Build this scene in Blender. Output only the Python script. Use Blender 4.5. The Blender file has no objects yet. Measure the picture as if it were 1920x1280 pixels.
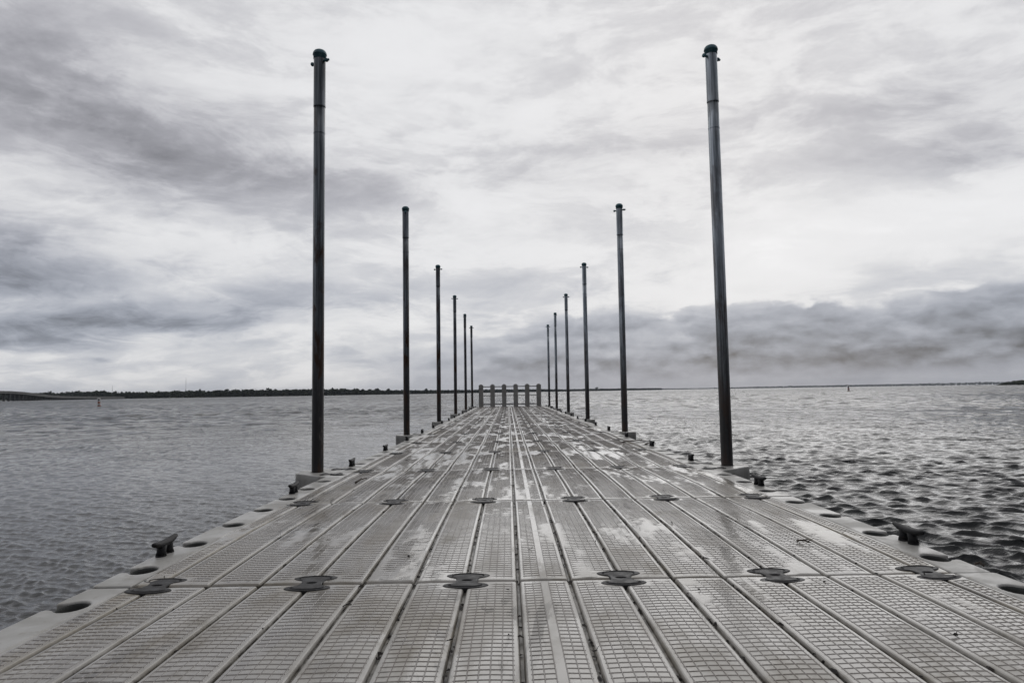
import bpy, bmesh, math, random
import numpy as np
from mathutils import Vector, Matrix, Euler
rnd = random.Random(7)
sc = bpy.context.scene
COL = sc.collection

# ------------------------------------------------------------------ camera
FPX, PITCH, ROLL, YAW, CX, CH = 1317.6, .0716, .0153, -.0066, -.1224, .70
cd = bpy.data.cameras.new('camera'); cam = bpy.data.objects.new('camera', cd); COL.objects.link(cam)
cd.sensor_width = 36; cd.lens = FPX/1920*36; cd.clip_start = .05; cd.clip_end = 40000
def cam_axes():
    R = Matrix.Rotation(YAW, 3, 'Z')
    fwd = R @ Vector((0, math.cos(PITCH), math.sin(PITCH)))
    up = R @ Vector((0, -math.sin(PITCH), math.cos(PITCH)))
    right = R @ Vector((1, 0, 0))
    c, s = math.cos(ROLL), math.sin(ROLL)
    return right*c - up*s, up*c + right*s, fwd
_r, _u, _f = cam_axes()
cam.matrix_world = Matrix(((_r.x, _u.x, -_f.x, CX), (_r.y, _u.y, -_f.y, 0), (_r.z, _u.z, -_f.z, CH), (0, 0, 0, 1)))
sc.camera = cam
def ray(px, py):
    return (_f*FPX + _r*(px-960) - _u*(py-640)).normalized()
def at_dist(px, py, d):
    v = ray(px, py); k = d/v.y
    return Vector((CX+v.x*k, d, CH+v.z*k))

# ------------------------------------------------------------------ render / view
sc.render.engine = 'CYCLES'
sc.view_settings.view_transform = 'Standard'; sc.view_settings.look = 'None'
sc.view_settings.exposure = 0.0; sc.view_settings.gamma = 1.0
sc.cycles.max_bounces = 6; sc.cycles.diffuse_bounces = 3; sc.cycles.glossy_bounces = 4
sc.cycles.volume_bounces = 0; sc.cycles.caustics_reflective = False; sc.cycles.caustics_refractive = False

# ------------------------------------------------------------------ node expression helper
class E:
    nt = None
    def __init__(s, sock): s.s = sock
    def __add__(a, b): return op('ADD', a, b)
    __radd__ = __add__
    def __sub__(a, b): return op('SUBTRACT', a, b)
    def __rsub__(a, b): return op('SUBTRACT', b, a)
    def __mul__(a, b): return op('MULTIPLY', a, b)
    __rmul__ = __mul__
    def __truediv__(a, b): return op('DIVIDE', a, b)
    def __rtruediv__(a, b): return op('DIVIDE', b, a)
def node(t): return E.nt.nodes.new(t)
def put(sock, v):
    if isinstance(v, E): E.nt.links.new(v.s, sock)
    elif isinstance(v, bpy.types.NodeSocket): E.nt.links.new(v, sock)
    else: sock.default_value = v
def op(k, *a, clamp=False):
    n = node('ShaderNodeMath'); n.operation = k; n.use_clamp = clamp
    for i, v in enumerate(a): put(n.inputs[i], v)
    return E(n.outputs[0])
def vec(x, y, z):
    n = node('ShaderNodeCombineXYZ')
    for i, v in enumerate((x, y, z)): put(n.inputs[i], v)
    return E(n.outputs[0])
def sep(v):
    n = node('ShaderNodeSeparateXYZ'); put(n.inputs[0], v); return [E(o) for o in n.outputs]
def smooth(x, a, b, lo=0., hi=1.):
    n = node('ShaderNodeMapRange'); n.interpolation_type = 'SMOOTHSTEP'
    put(n.inputs[0], x); put(n.inputs[1], a); put(n.inputs[2], b); put(n.inputs[3], lo); put(n.inputs[4], hi)
    return E(n.outputs[0])
def noise(v, scale, detail=4., rough=.5, dist=0., out=0, ntype=None):
    n = node('ShaderNodeTexNoise')
    if ntype: n.noise_type = ntype
    put(n.inputs['Vector'], v); put(n.inputs['Scale'], scale); put(n.inputs['Detail'], detail)
    put(n.inputs['Roughness'], rough); put(n.inputs['Distortion'], dist)
    return E(n.outputs[out])
def rgbmix(f, a, b, blend='MIX'):
    n = node('ShaderNodeMix'); n.data_type = 'RGBA'; n.blend_type = blend
    put(n.inputs[0], f); put(n.inputs[6], a); put(n.inputs[7], b)
    return E(n.outputs[2])
def c4(r, g, b): return (r, g, b, 1.)

# ------------------------------------------------------------------ world: overcast sky
SUN_EL, SUN_AZ = 25., 17.           # degrees; azimuth from +Y towards +X
world = bpy.data.worlds.new('World'); sc.world = world; world.use_nodes = True
E.nt = world.node_tree; E.nt.nodes.clear()
def build_sky():
    out = node('ShaderNodeOutputWorld')
    sky = node('ShaderNodeTexSky'); sky.sky_type = 'NISHITA'; sky.sun_disc = False
    sky.sun_elevation = math.radians(SUN_EL); sky.sun_rotation = math.radians(SUN_AZ)
    bgA = node('ShaderNodeBackground'); bgA.inputs[1].default_value = .08
    E.nt.links.new(sky.outputs[0], bgA.inputs[0])
    tc = node('ShaderNodeTexCoord'); D = E(tc.outputs['Generated'])
    x, y, z = sep(D)
    zc = op('MAXIMUM', z, 0.)
    az = op('ARCTAN2', x, y)*57.2958
    el = op('ARCSINE', z)*57.2958
    inv = 1./(zc+.11)
    P = vec(x*inv, y*inv, 0.)                       # a cloud layer overhead, foreshortened to the horizon
    w1 = noise(P, .9, 4., .55, 0., 1); wr, wg, wb = sep(w1)
    wk = smooth(el, 0., 14., .35, 1.)
    azw = az + (wr-.5)*16.*wk
    elw = el + (wg-.5)*7.*wk
    def blob(px, py, rx, ry, rot, amp):
        v = ray(px, py); a0 = math.degrees(math.atan2(v.x, v.y)); e0 = math.degrees(math.asin(v.z))
        k = 1/23.0; c, s = math.cos(math.radians(rot)), math.sin(math.radians(rot))
        dx = azw-a0; dy = elw-e0
        u = (dx*c+dy*s)*(1/(rx*k)); w = (dy*c-dx*s)*(1/(ry*k))
        return op('EXPONENT', (u*u+w*w)*-1.)*amp
    L = None
    for b in BLOBS:
        g = blob(*b); L = g if L is None else L+g
    # textures of the layer
    inv2 = 1./(zc+.22); Q = vec(x*inv2, y*inv2, 0.)
    qx, qy, qz = sep(Q)
    wq = noise(Q, 1.6, 3., .5, 0., 1); qr, qg, qb = sep(wq)
    Qw = vec(qx*.75+(qr-.5)*.5, qy*1.25+(qg-.5)*.5+qx*.25, .4)
    n1 = noise(P, 1.1, 5., .5, .35)
    n2 = noise(Qw, 2.3, 10., .58, .2)
    n3 = noise(vec(az*.055+(qg-.5)*.6, el*.17+az*.012+(qb-.5)*.8, 2.), 1.7, 11., .66, .35)
    wis = noise(vec(az*.11+(qr-.5)*.8, el*.30-az*.02+(qg-.5)*.8, 7.), 2.6, 11., .64, .15)
    L = L + .735 + (n1-.5)*.20 + (n2-.5)*.33 + (n3-.5)*.38 + (wis-.5)*.19
    L = L + (smooth(n3+(n2-.5)*.35, .43, .58)-.5)*.075 + (smooth(n2+(wis-.5)*.3, .45, .57)-.5)*.035
    # puffy bank low on the right
    fc = node('ShaderNodeFloatCurve'); cv = fc.mapping.curves[0]
    pts = []
    for px, py in ((560, 665), (680, 640), (800, 628), (960, 600), (1100, 574), (1240, 566), (1340, 548), (1500, 556), (1640, 545), (1760, 528), (1920, 508)):
        v = ray(px, py); pts.append(((math.degrees(math.atan2(v.x, v.y))+40)/80, math.degrees(math.asin(v.z))/12))
    cv.points[0].location = (0, pts[0][1]*.35); cv.points[1].location = (1, pts[-1][1]*1.05)
    for p in pts: cv.points.new(*p)
    fc.mapping.update()
    put(fc.inputs['Value'], (az+40.)*(1/80.))
    edge = E(fc.outputs[0])*12.
    def lumps(ox, oy, sc_):
        vo = node('ShaderNodeTexVoronoi'); vo.feature = 'SMOOTH_F1'; vo.voronoi_dimensions = '2D'
        wv = noise(vec(az*.3, el*.5, 1.), 1.5, 4., .6, 0., 1); a, b, c = sep(wv)
        put(vo.inputs['Vector'], vec(az*.42+ox+(a-.5)*1.3, el*.95+oy+(b-.5)*1.3, 0.)); vo.inputs['Scale'].default_value = sc_
        vo.inputs['Smoothness'].default_value = .55; vo.inputs['Detail'].default_value = 2.; vo.inputs['Roughness'].default_value = .55
        return 1.-E(vo.outputs['Distance'])*1.15
    lm = lumps(0., 0., .42); lm2 = lumps(0., .55, .42)         # the same puffs sampled a little higher: their tops face the light
    pf = noise(vec(az*.22, el*.36, 5.), 2.0, 10., .60, .15)
    pf2 = noise(vec(az*.05, el*.1, 9.), 1.5, 4., .5, 0.)
    d = edge - el + (pf-.5)*1.5 + (pf2-.5)*1.2 + (lm-.5)*1.3
    left = smooth(az, -17., -5.)
    m = smooth(d, -.05, .55)*left
    sh = noise(vec(az*.075, el*.30, 3.), 2.2, 9., .6, .3)
    depth = smooth(d, .1, 4.2)
    lowband = smooth(el+(sh-.5)*1.2, .3, 2.0)                    # brighter strip under the bank
    bank = .50 - depth*.20 + (sh-.5)*.40 + (pf-.5)*.32 + (lm-lm2)*.22*lowband + smooth(d, 1.3, .0)*.08
    bank = bank + (1.-lowband)*.15
    farr = smooth(az, 8., 30., 0., .05)
    bank = bank - farr*lowband
    m = m*smooth(az, -17., 6., .6, .97)
    L = L*(1.-m) + bank*m
    # horizon veil
    hv = smooth(el, 0., 1.6, 1., 0.)
    L = L*(1.-hv*.45) + hv*.45*.52
    L = L*smooth(y, -.7, .6, .42, 1.)               # heavier cloud behind the camera
    L = op('MAXIMUM', L-smooth(L, .75, 1.15)*.22, .12)
    mixc = rgbmix(smooth(L, .3, .85), c4(.865, .925, 1.08), c4(.985, .985, 1.0))
    lav = smooth(el, 4., 18.)
    mixc = rgbmix(lav, mixc, rgbmix(smooth(L, .3, .85), c4(.965, .962, 1.045), c4(.985, .985, 1.0)))
    vv = node('ShaderNodeVectorMath'); vv.operation = 'SCALE'; put(vv.inputs[0], mixc); put(vv.inputs['Scale'], L)
    bgB = node('ShaderNodeBackground'); put(bgB.inputs[0], vv.outputs[0]); bgB.inputs[1].default_value = 1.0
    mx = node('ShaderNodeMixShader'); mx.inputs[0].default_value = .965
    E.nt.links.new(bgA.outputs[0], mx.inputs[1]); E.nt.links.new(bgB.outputs[0], mx.inputs[2])
    E.nt.links.new(mx.outputs[0], out.inputs[0])
BLOBS = [
    (60, 330, 420, 420, 0, -.03), (90, 170, 350, 120, -12, -.22), (450, 325, 420, 46, -8, -.18), (30, 490, 270, 52, -4, -.35),
    (60, 608, 310, 36, 7, -.38), (400, 600, 230, 18, 8, -.12), (240, 395, 260, 22, -6, .12), (330, 530, 200, 20, 10, .10), (880, 410, 150, 50, 0, .20),
    (880, 110, 460, 130, 0, .12), (1620, 430, 420, 80, 0, .26), (1160, 270, 260, 50, 10, -.14), (1140, 100, 200, 60, 0, -.05),
    (1840, 275, 160, 26, -8, -.24), (1620, 215, 150, 30, -6, -.14), (260, 660, 460, 20, 0, .06), (640, 655, 70, 16, 0, -.14), (180, 684, 14, 6, 0, -.16)]
build_sky()
world.cycles.sampling_method = 'MANUAL'; world.cycles.sample_map_resolution = 1024

sd = bpy.data.lights.new('sun', 'SUN'); sun = bpy.data.objects.new('sun', sd); COL.objects.link(sun)
sd.energy = .42; sd.angle = math.radians(50); sd.color = (1., .98, .955)
sun.rotation_euler = Vector((math.sin(math.radians(SUN_AZ))*math.cos(math.radians(SUN_EL)),
    math.cos(math.radians(SUN_AZ))*math.cos(math.radians(SUN_EL)), math.sin(math.radians(SUN_EL)))).to_track_quat('Z', 'Y').to_euler()

# ------------------------------------------------------------------ object helpers
def mesh_from(name, V, F, mat, smooth_=False):
    me = bpy.data.meshes.new(name)
    me.from_pydata([tuple(v) for v in V], [], [tuple(f) for f in F]); me.update()
    if mat: me.materials.append(mat)
    if smooth_: me.polygons.foreach_set('use_smooth', [True]*len(me.polygons))
    return me
def fast_grid(name, X, Y, Z, mat, smooth_=True, attr=None):
    """X,Y,Z arrays (n,m)"""
    n, m = X.shape
    me = bpy.data.meshes.new(name)
    me.vertices.add(n*m); co = np.stack([X, Y, Z], -1).reshape(-1).astype(np.float32)
    me.vertices.foreach_set('co', co)
    i = np.arange(n-1)[:, None]*m + np.arange(m-1)[None, :]
    q = np.stack([i, i+1, i+m+1, i+m], -1).reshape(-1, 4)
    nf = len(q)
    me.loops.add(nf*4); me.loops.foreach_set('vertex_index', q.reshape(-1).astype(np.int32))
    me.polygons.add(nf); me.polygons.foreach_set('loop_start', (np.arange(nf)*4).astype(np.int32))
    me.polygons.foreach_set('use_smooth', np.full(nf, smooth_))
    for an, av in (attr or {}).items():
        a = me.attributes.new(an, 'FLOAT', 'POINT'); a.data.foreach_set('value', av.reshape(-1).astype(np.float32))
    me.update(calc_edges=True)
    if mat: me.materials.append(mat)
    return me
def link(name, me, parent=None, loc=None):
    o = bpy.data.objects.new(name, me); COL.objects.link(o)
    if parent: o.parent = parent
    if loc is not None: o.location = loc
    return o
def tag(o, label=None, cat=None, group=None, kind=None):
    if label: o['label'] = label
    if cat: o['category'] = cat
    if group: o['group'] = group
    if kind: o['kind'] = kind
    return o
def empty(name, loc=(0, 0, 0), rz=0.):
    o = link(name, None, None, loc); o.rotation_euler = (0, 0, rz); o.empty_display_size = .2; return o
def copy_tree(o, parent=None):
    c = o.copy(); COL.objects.link(c)
    if parent is not None: c.parent = parent
    for ch in [q for q in CHILD.get(o.name, [])]:
        d = copy_tree(ch, c); CHILD.setdefault(c.name, []).append(d)
    return c
CHILD = {}
def part(name, me, parent, label=None):
    o = link(name, me, parent); CHILD.setdefault(parent.name, []).append(o)
    if label: o['label'] = label
    return o
def bm_mesh(name, bm, mat, smooth_=False, bevel=0., seg=2):
    if bevel:
        es = [e for e in bm.edges if len(e.link_faces) == 2 and e.calc_face_angle(0) > .5]
        bmesh.ops.bevel(bm, geom=es, offset=bevel, segments=seg, profile=.5, affect='EDGES', clamp_overlap=True)
    bmesh.ops.recalc_face_normals(bm, faces=bm.faces)
    me = bpy.data.meshes.new(name); bm.to_mesh(me); bm.free(); me.materials.append(mat)
    if smooth_: me.polygons.foreach_set('use_smooth', [True]*len(me.polygons))
    return me
def add_prism(bm, poly, z0, z1):
    lo = [bm.verts.new((x, y, z0)) for x, y in poly]; hi = [bm.verts.new((x, y, z1)) for x, y in poly]
    bm.faces.new(hi); bm.faces.new(lo[::-1])
    n = len(poly)
    for i in range(n): bm.faces.new((lo[i], lo[(i+1) % n], hi[(i+1) % n], hi[i]))
def add_box(bm, x0, x1, y0, y1, z0, z1): add_prism(bm, [(x0, y0), (x1, y0), (x1, y1), (x0, y1)], z0, z1)
def add_lathe(bm, prof, seg=24, M=None):
    """prof list of (r,z) bottom to top"""
    M = M or Matrix.Identity(4); rings = []
    for r, z in prof:
        if r < 1e-6: rings.append([bm.verts.new(M @ Vector((0, 0, z)))])
        else: rings.append([bm.verts.new(M @ Vector((r*math.cos(2*math.pi*i/seg), r*math.sin(2*math.pi*i/seg), z))) for i in range(seg)])
    for a, b in zip(rings, rings[1:]):
        for i in range(seg):
            j = (i+1) % seg
            if len(a) == 1 and len(b) == 1: continue
            if len(a) == 1: bm.faces.new((a[0], b[j], b[i]))
            elif len(b) == 1: bm.faces.new((a[i], a[j], b[0]))
            else: bm.faces.new((a[i], a[j], b[j], b[i]))
def add_tube(bm, pts, rad, seg=8, flat=1.):
    """tube along points with radii (closed ends)"""
    pts = [Vector(p) for p in pts]; rings = []
    for i, p in enumerate(pts):
        t = (pts[min(i+1, len(pts)-1)]-pts[max(i-1, 0)]).normalized()
        a = t.cross(Vector((0, 0, 1)))
        if a.length < .05: a = t.cross(Vector((1, 0, 0)))
        a.normalize(); b = a.cross(t).normalized()
        r = rad[i] if isinstance(rad, (list, tuple)) else rad
        rings.append([bm.verts.new(p+a*r*math.cos(2*math.pi*k/seg)+b*r*flat*math.sin(2*math.pi*k/seg)) for k in range(seg)])
    for A, B in zip(rings, rings[1:]):
        for k in range(seg): bm.faces.new((A[k], A[(k+1) % seg], B[(k+1) % seg], B[k]))
    bm.faces.new(rings[0][::-1]); bm.faces.new(rings[-1])
ORD = ['nearest', 'second', 'third', 'fourth', 'fifth', 'sixth', 'seventh', 'eighth', 'ninth', 'tenth', 'eleventh', 'twelfth',
       'thirteenth', 'fourteenth', 'fifteenth', 'sixteenth', 'seventeenth', 'eighteenth', 'nineteenth']

# ------------------------------------------------------------------ materials
def new_mat(name):
    m = bpy.data.materials.new(name); m.use_nodes = True; E.nt = m.node_tree
    E.nt.nodes.clear(); b = node('ShaderNodeBsdfPrincipled'); o = node('ShaderNodeOutputMaterial')
    E.nt.links.new(b.outputs[0], o.inputs[0]); return m, b
def wpos():
    g = node('ShaderNodeNewGeometry'); return E(g.outputs['Position']), E(g.outputs['Normal'])
def bump(h, strength=.3, dist=.01, normal=None):
    n = node('ShaderNodeBump'); put(n.inputs['Strength'], strength); put(n.inputs['Distance'], dist); put(n.inputs['Height'], h)
    if normal is not None: put(n.inputs['Normal'], normal)
    return E(n.outputs[0])

def deck_material():
    m, b = new_mat('moulded_grey_plastic_deck')
    P, N = wpos(); x, y, z = sep(P)
    at = node('ShaderNodeAttribute'); at.attribute_name = 'relief'; rel = E(at.outputs['Fac'])
    big = noise(P, .9, 5., .6, .4); mid = noise(P, 4.5, 5., .6, .3); fine = noise(P, 60., 3., .6); 
    # per-cell variation of the small wells
    cell = node('ShaderNodeTexWhiteNoise'); cell.noise_dimensions = '2D'
    put(cell.inputs['Vector'], vec(op('FLOOR', x*(1/.0287)), op('FLOOR', y*(1/.0304)), 0.)); cw = E(cell.outputs['Value'])
    cell2 = node('ShaderNodeTexWhiteNoise'); cell2.noise_dimensions = '2D'
    put(cell2.inputs['Vector'], vec(op('FLOOR', x*(1/.07)), op('FLOOR', y*(1/.16)), 0.)); cw2 = E(cell2.outputs['Value'])
    plank = node('ShaderNodeTexWhiteNoise'); plank.noise_dimensions = '2D'
    put(plank.inputs['Vector'], vec(op('FLOOR', x*(1/.1913)+.5), op('FLOOR', (y-2.67)*(4/1.866)), 0.)); pw = E(plank.outputs['Value'])
    # rain water: a thin film, and standing water carried by the mesh
    a2 = node('ShaderNodeAttribute'); a2.attribute_name = 'puddle'; pud = E(a2.outputs['Fac'])
    a3 = node('ShaderNodeAttribute'); a3.attribute_name = 'film'
    wet = noise(vec(x*1.35, y*.85, 3.), 1.15, 5., .58, .5) + (cw-.5)*.035 + (cw2-.5)*.075 + (pw-.5)*.10
    film = op('MAXIMUM', E(a3.outputs['Fac']), smooth(wet, .47, .55)*.85)*(1.-smooth(rel, -.0002, -.003)*.85)
    base = rgbmix(smooth(mid, .3, .7), c4(.36, .342, .305), c4(.50, .48, .437))
    base = rgbmix(smooth(big, .46, .66)*.72, base, c4(.225, .195, .145))
    bl2 = noise(vec(x*1.6, y*1.3, 12.), 3.6, 6., .7, .6)
    base = rgbmix(smooth(bl2, .55, .66)*.55, base, c4(.205, .182, .14))
    alg = noise(vec(x*1.2, y*.8, 8.), 2.3, 6., .65, .3)
    base = rgbmix(smooth(alg, .50, .66)*.68, base, c4(.165, .138, .09))
    edg = smooth(op('ABSOLUTE', x), 1.2, 1.56)
    base = rgbmix(edg*smooth(mid, .40, .58)*.62, base, c4(.27, .225, .14))
    base = rgbmix(smooth(pw, 0., 1., .0, .22), base, c4(.20, .188, .165))
    base = rgbmix(smooth(op('ABSOLUTE', x), .016, .013)*.45*smooth(mid, .3, .6), base, c4(.22, .205, .175))
    # dirt on the ribs and in the grooves
    rib = smooth(rel, .0003, .0014)
    base = rgbmix(rib*.85*smooth(fine, .1, .6, .7, 1.), base, c4(.080, .052, .038))
    grv = smooth(rel, -.003, -.013)
    gn = noise(P, 18., 4., .6)
    base = rgbmix(grv*smooth(gn, .38, .6, .35, .95), base, c4(.035, .03, .022))
    spot = noise(P, 26., 3., .7)
    base = rgbmix(smooth(spot, .69, .74)*.6, base, c4(.05, .04, .028))
    base = rgbmix(film*.28, base, c4(.10, .094, .085))
    # screw heads and drain slots in the smooth borders at the seams
    tco = node('ShaderNodeTexCoord'); ox, oy, oz = sep(E(tco.outputs['Object'])); U3 = .5739; LL = 1.8663
    pxx = op('ABSOLUTE', (op('FRACT', ox*(1/U3)+.5)-.5)*U3)
    py1 = op('MINIMUM', op('ABSOLUTE', oy-.036), op('ABSOLUTE', oy-(LL-.036)))
    a_ = (pxx-.036)*(1/.0075); b_ = py1*(1/.0065)
    hole = smooth(a_*a_+b_*b_, 1.2, .7)
    slot = smooth(pxx, .021, .017)*smooth(op('ABSOLUTE', oy-(LL-.016)), .007, .004)
    base = rgbmix(op('MAXIMUM', hole, slot)*smooth(op('ABSOLUTE', ox), 1.35, 1.30), base, c4(.03, .026, .02))
    # splash stains running down a few planks
    st = noise(vec(x*9., y*2.2, 4.), 1.0, 5., .65, 1.2); stm = noise(vec(x*.9, y*.5, 6.), 1., 2.)
    stk = smooth(st, .55, .59)*smooth(stm, .46, .54)
    base = rgbmix(stk*.7, base, c4(.065, .055, .042))
    put(b.inputs['Base Color'], base)
    rough = .40 - film*.25*(1.-rib*(1.-pud)) + pud*.03 + (mid-.5)*.10
    put(b.inputs['Roughness'], op('MAXIMUM', rough, .05))
    put(b.inputs['IOR'], 1.55); put(b.inputs['Specular IOR Level'], op('MINIMUM', .38+film*.5-pud*.35*(1.-rib*(1.-pud)), 1.)*(1.-grv*.7))
    wv = noise(P, 30., 2., .5)
    bn = bump(fine*.35+mid*.5, .22, .004)
    put(b.inputs['Normal'], bump(fine*.35+mid*.5+wv*.25, .24*(1.-pud*.55), .004))
    return m
def rim_material():
    m, b = new_mat('smooth_grey_plastic')
    P, N = wpos(); x, y, z = sep(P)
    a = noise(P, 3.2, 6., .62, .4); f = noise(P, 75., 3., .6); s = noise(P, 14., 5., .7)
    base = rgbmix(smooth(a, .35, .65), c4(.33, .322, .295), c4(.44, .432, .40))
    base = rgbmix(smooth(s, .55, .70)*.55, base, c4(.20, .17, .12))
    base = rgbmix(smooth(z, -.005, -.07)*.55, base, c4(.13, .125, .115))  # walls painted darker below the top, pocket shade put into the colour
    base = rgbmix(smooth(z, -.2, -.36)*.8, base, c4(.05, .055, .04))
    put(b.inputs['Base Color'], base)
    put(b.inputs['Roughness'], smooth(a, .4, .6, .55, .30))
    put(b.inputs['Normal'], bump(f*.5+s*.5, .25, .004))
    return m
def rubber_material():
    m, b = new_mat('black_rubber')
    P, N = wpos(); a = noise(P, 22., 5., .65); f = noise(P, 120., 3., .6)
    put(b.inputs['Base Color'], rgbmix(smooth(a, .4, .7), c4(.014, .014, .015), c4(.040, .038, .037)))
    put(b.inputs['Specular IOR Level'], .3)
    put(b.inputs['Roughness'], smooth(a, .35, .65, .45, .7)); put(b.inputs['Normal'], bump(a+f*.4, .3, .004))
    return m
def iron_material():
    m, b = new_mat('black_cast_iron')
    P, N = wpos(); a = noise(P, 40., 5., .65)
    put(b.inputs['Base Color'], rgbmix(smooth(a, .55, .75), c4(.006, .006, .007), c4(.018, .014, .012)))
    put(b.inputs['Roughness'], .6); put(b.inputs['Specular IOR Level'], .3); put(b.inputs['Normal'], bump(a, .5, .003))
    return m
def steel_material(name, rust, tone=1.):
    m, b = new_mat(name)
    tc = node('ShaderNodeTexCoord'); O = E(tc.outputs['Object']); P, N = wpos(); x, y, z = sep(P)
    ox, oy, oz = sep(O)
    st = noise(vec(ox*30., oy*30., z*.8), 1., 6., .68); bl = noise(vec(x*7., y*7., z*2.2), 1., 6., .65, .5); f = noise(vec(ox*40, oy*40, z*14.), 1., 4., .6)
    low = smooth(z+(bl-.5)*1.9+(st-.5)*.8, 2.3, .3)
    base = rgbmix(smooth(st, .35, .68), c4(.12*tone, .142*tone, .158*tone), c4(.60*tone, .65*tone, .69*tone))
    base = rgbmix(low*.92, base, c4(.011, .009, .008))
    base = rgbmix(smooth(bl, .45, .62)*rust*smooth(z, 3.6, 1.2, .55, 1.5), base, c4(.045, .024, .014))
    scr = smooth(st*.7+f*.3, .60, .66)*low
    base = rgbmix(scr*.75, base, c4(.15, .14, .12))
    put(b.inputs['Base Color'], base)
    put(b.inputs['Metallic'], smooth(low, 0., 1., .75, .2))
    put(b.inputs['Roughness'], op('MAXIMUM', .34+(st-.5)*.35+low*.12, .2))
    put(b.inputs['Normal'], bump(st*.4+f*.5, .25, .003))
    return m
def plain(name, col, rough=.6, var=.25, scale=8., metallic=0.):
    m, b = new_mat(name); P, N = wpos(); a = noise(P, scale, 5., .62)
    lo = tuple(c*(1-var) for c in col); hi = tuple(min(1, c*(1+var)) for c in col)
    put(b.inputs['Base Color'], rgbmix(smooth(a, .3, .7), c4(*lo), c4(*hi))); put(b.inputs['Roughness'], rough)
    put(b.inputs['Metallic'], metallic); return m
def water_material():
    m, b = new_mat('lake_water')
    P, N = wpos(); x, y, z = sep(P)
    d = op('SQRT', x*x+y*y)
    r1 = noise(vec(x, y*1.25, 0.), 5.5, 4., .6, .3); r2 = noise(vec(x, y*1.4, 2.), 17., 3., .6)
    g = noise(vec(x*.06, y*.05, 1.), 1., 3., .55, .4)         # gust patches
    lee = op('MINIMUM', smooth(x, 1., -1.5)*smooth(x, -26., -4.)*smooth(y, 42., 24.), 1.)
    far = noise(vec(x*1.1, y*1.0, 4.), 1., 7., .72, .2)
    g2 = noise(vec(x*.22, y*.055, 6.), 1., 6., .68, .3); g3 = noise(vec(x*.9, y*.35, 3.), 1., 5., .65)
    h = r1*(smooth(d, 5., 16.)*.024+.014)*(1.-lee*.35) + r2*.006
    h = h + far*smooth(d, 8., 45.)*(.85+smooth(d, 60., 300.)*.9)*smooth(g2*.6+g3*.4, .38, .62, .35, 1.7)
    st = smooth(g, .35, .65, .78, 1.)
    put(b.inputs['Base Color'], c4(.010, .012, .012))
    put(b.inputs['Roughness'], smooth(d, 10., 300., .05, .24)); put(b.inputs['IOR'], 1.333)
    nb = node('ShaderNodeBump'); put(nb.inputs['Strength'], st); nb.inputs['Distance'].default_value = 1.; put(nb.inputs['Height'], h)
    put(b.inputs['Normal'], nb.outputs[0])
    return m
M_DECK = deck_material(); M_RIM = rim_material(); M_RUB = rubber_material(); M_IRON = iron_material()
M_STEEL = steel_material('weathered_galvanised_steel', .5); M_STEEL_SHADE = steel_material('shade_darkened_steel', .9, .42); M_CAP = plain('dark_grey_cap', (.055, .135, .16), .45)  # left piles' steel copy, darker and rustier to paint in their backlit shade
M_WATER = water_material()
M_HULL = plain('dark_grey_float_plastic', (.11, .11, .10), .6)
M_POST = plain('grey_recycled_plastic', (.27, .265, .25), .7, .2, 5.)
M_RAIL = plain('grey_rail', (.16, .16, .155), .5)
M_TWIG = plain('dark_brown_twig', (.05, .035, .024), .8, .5, 60.)
M_LITTER = plain('black_leaf_litter', (.016, .012, .009), .8, .5, 60.)

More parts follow.
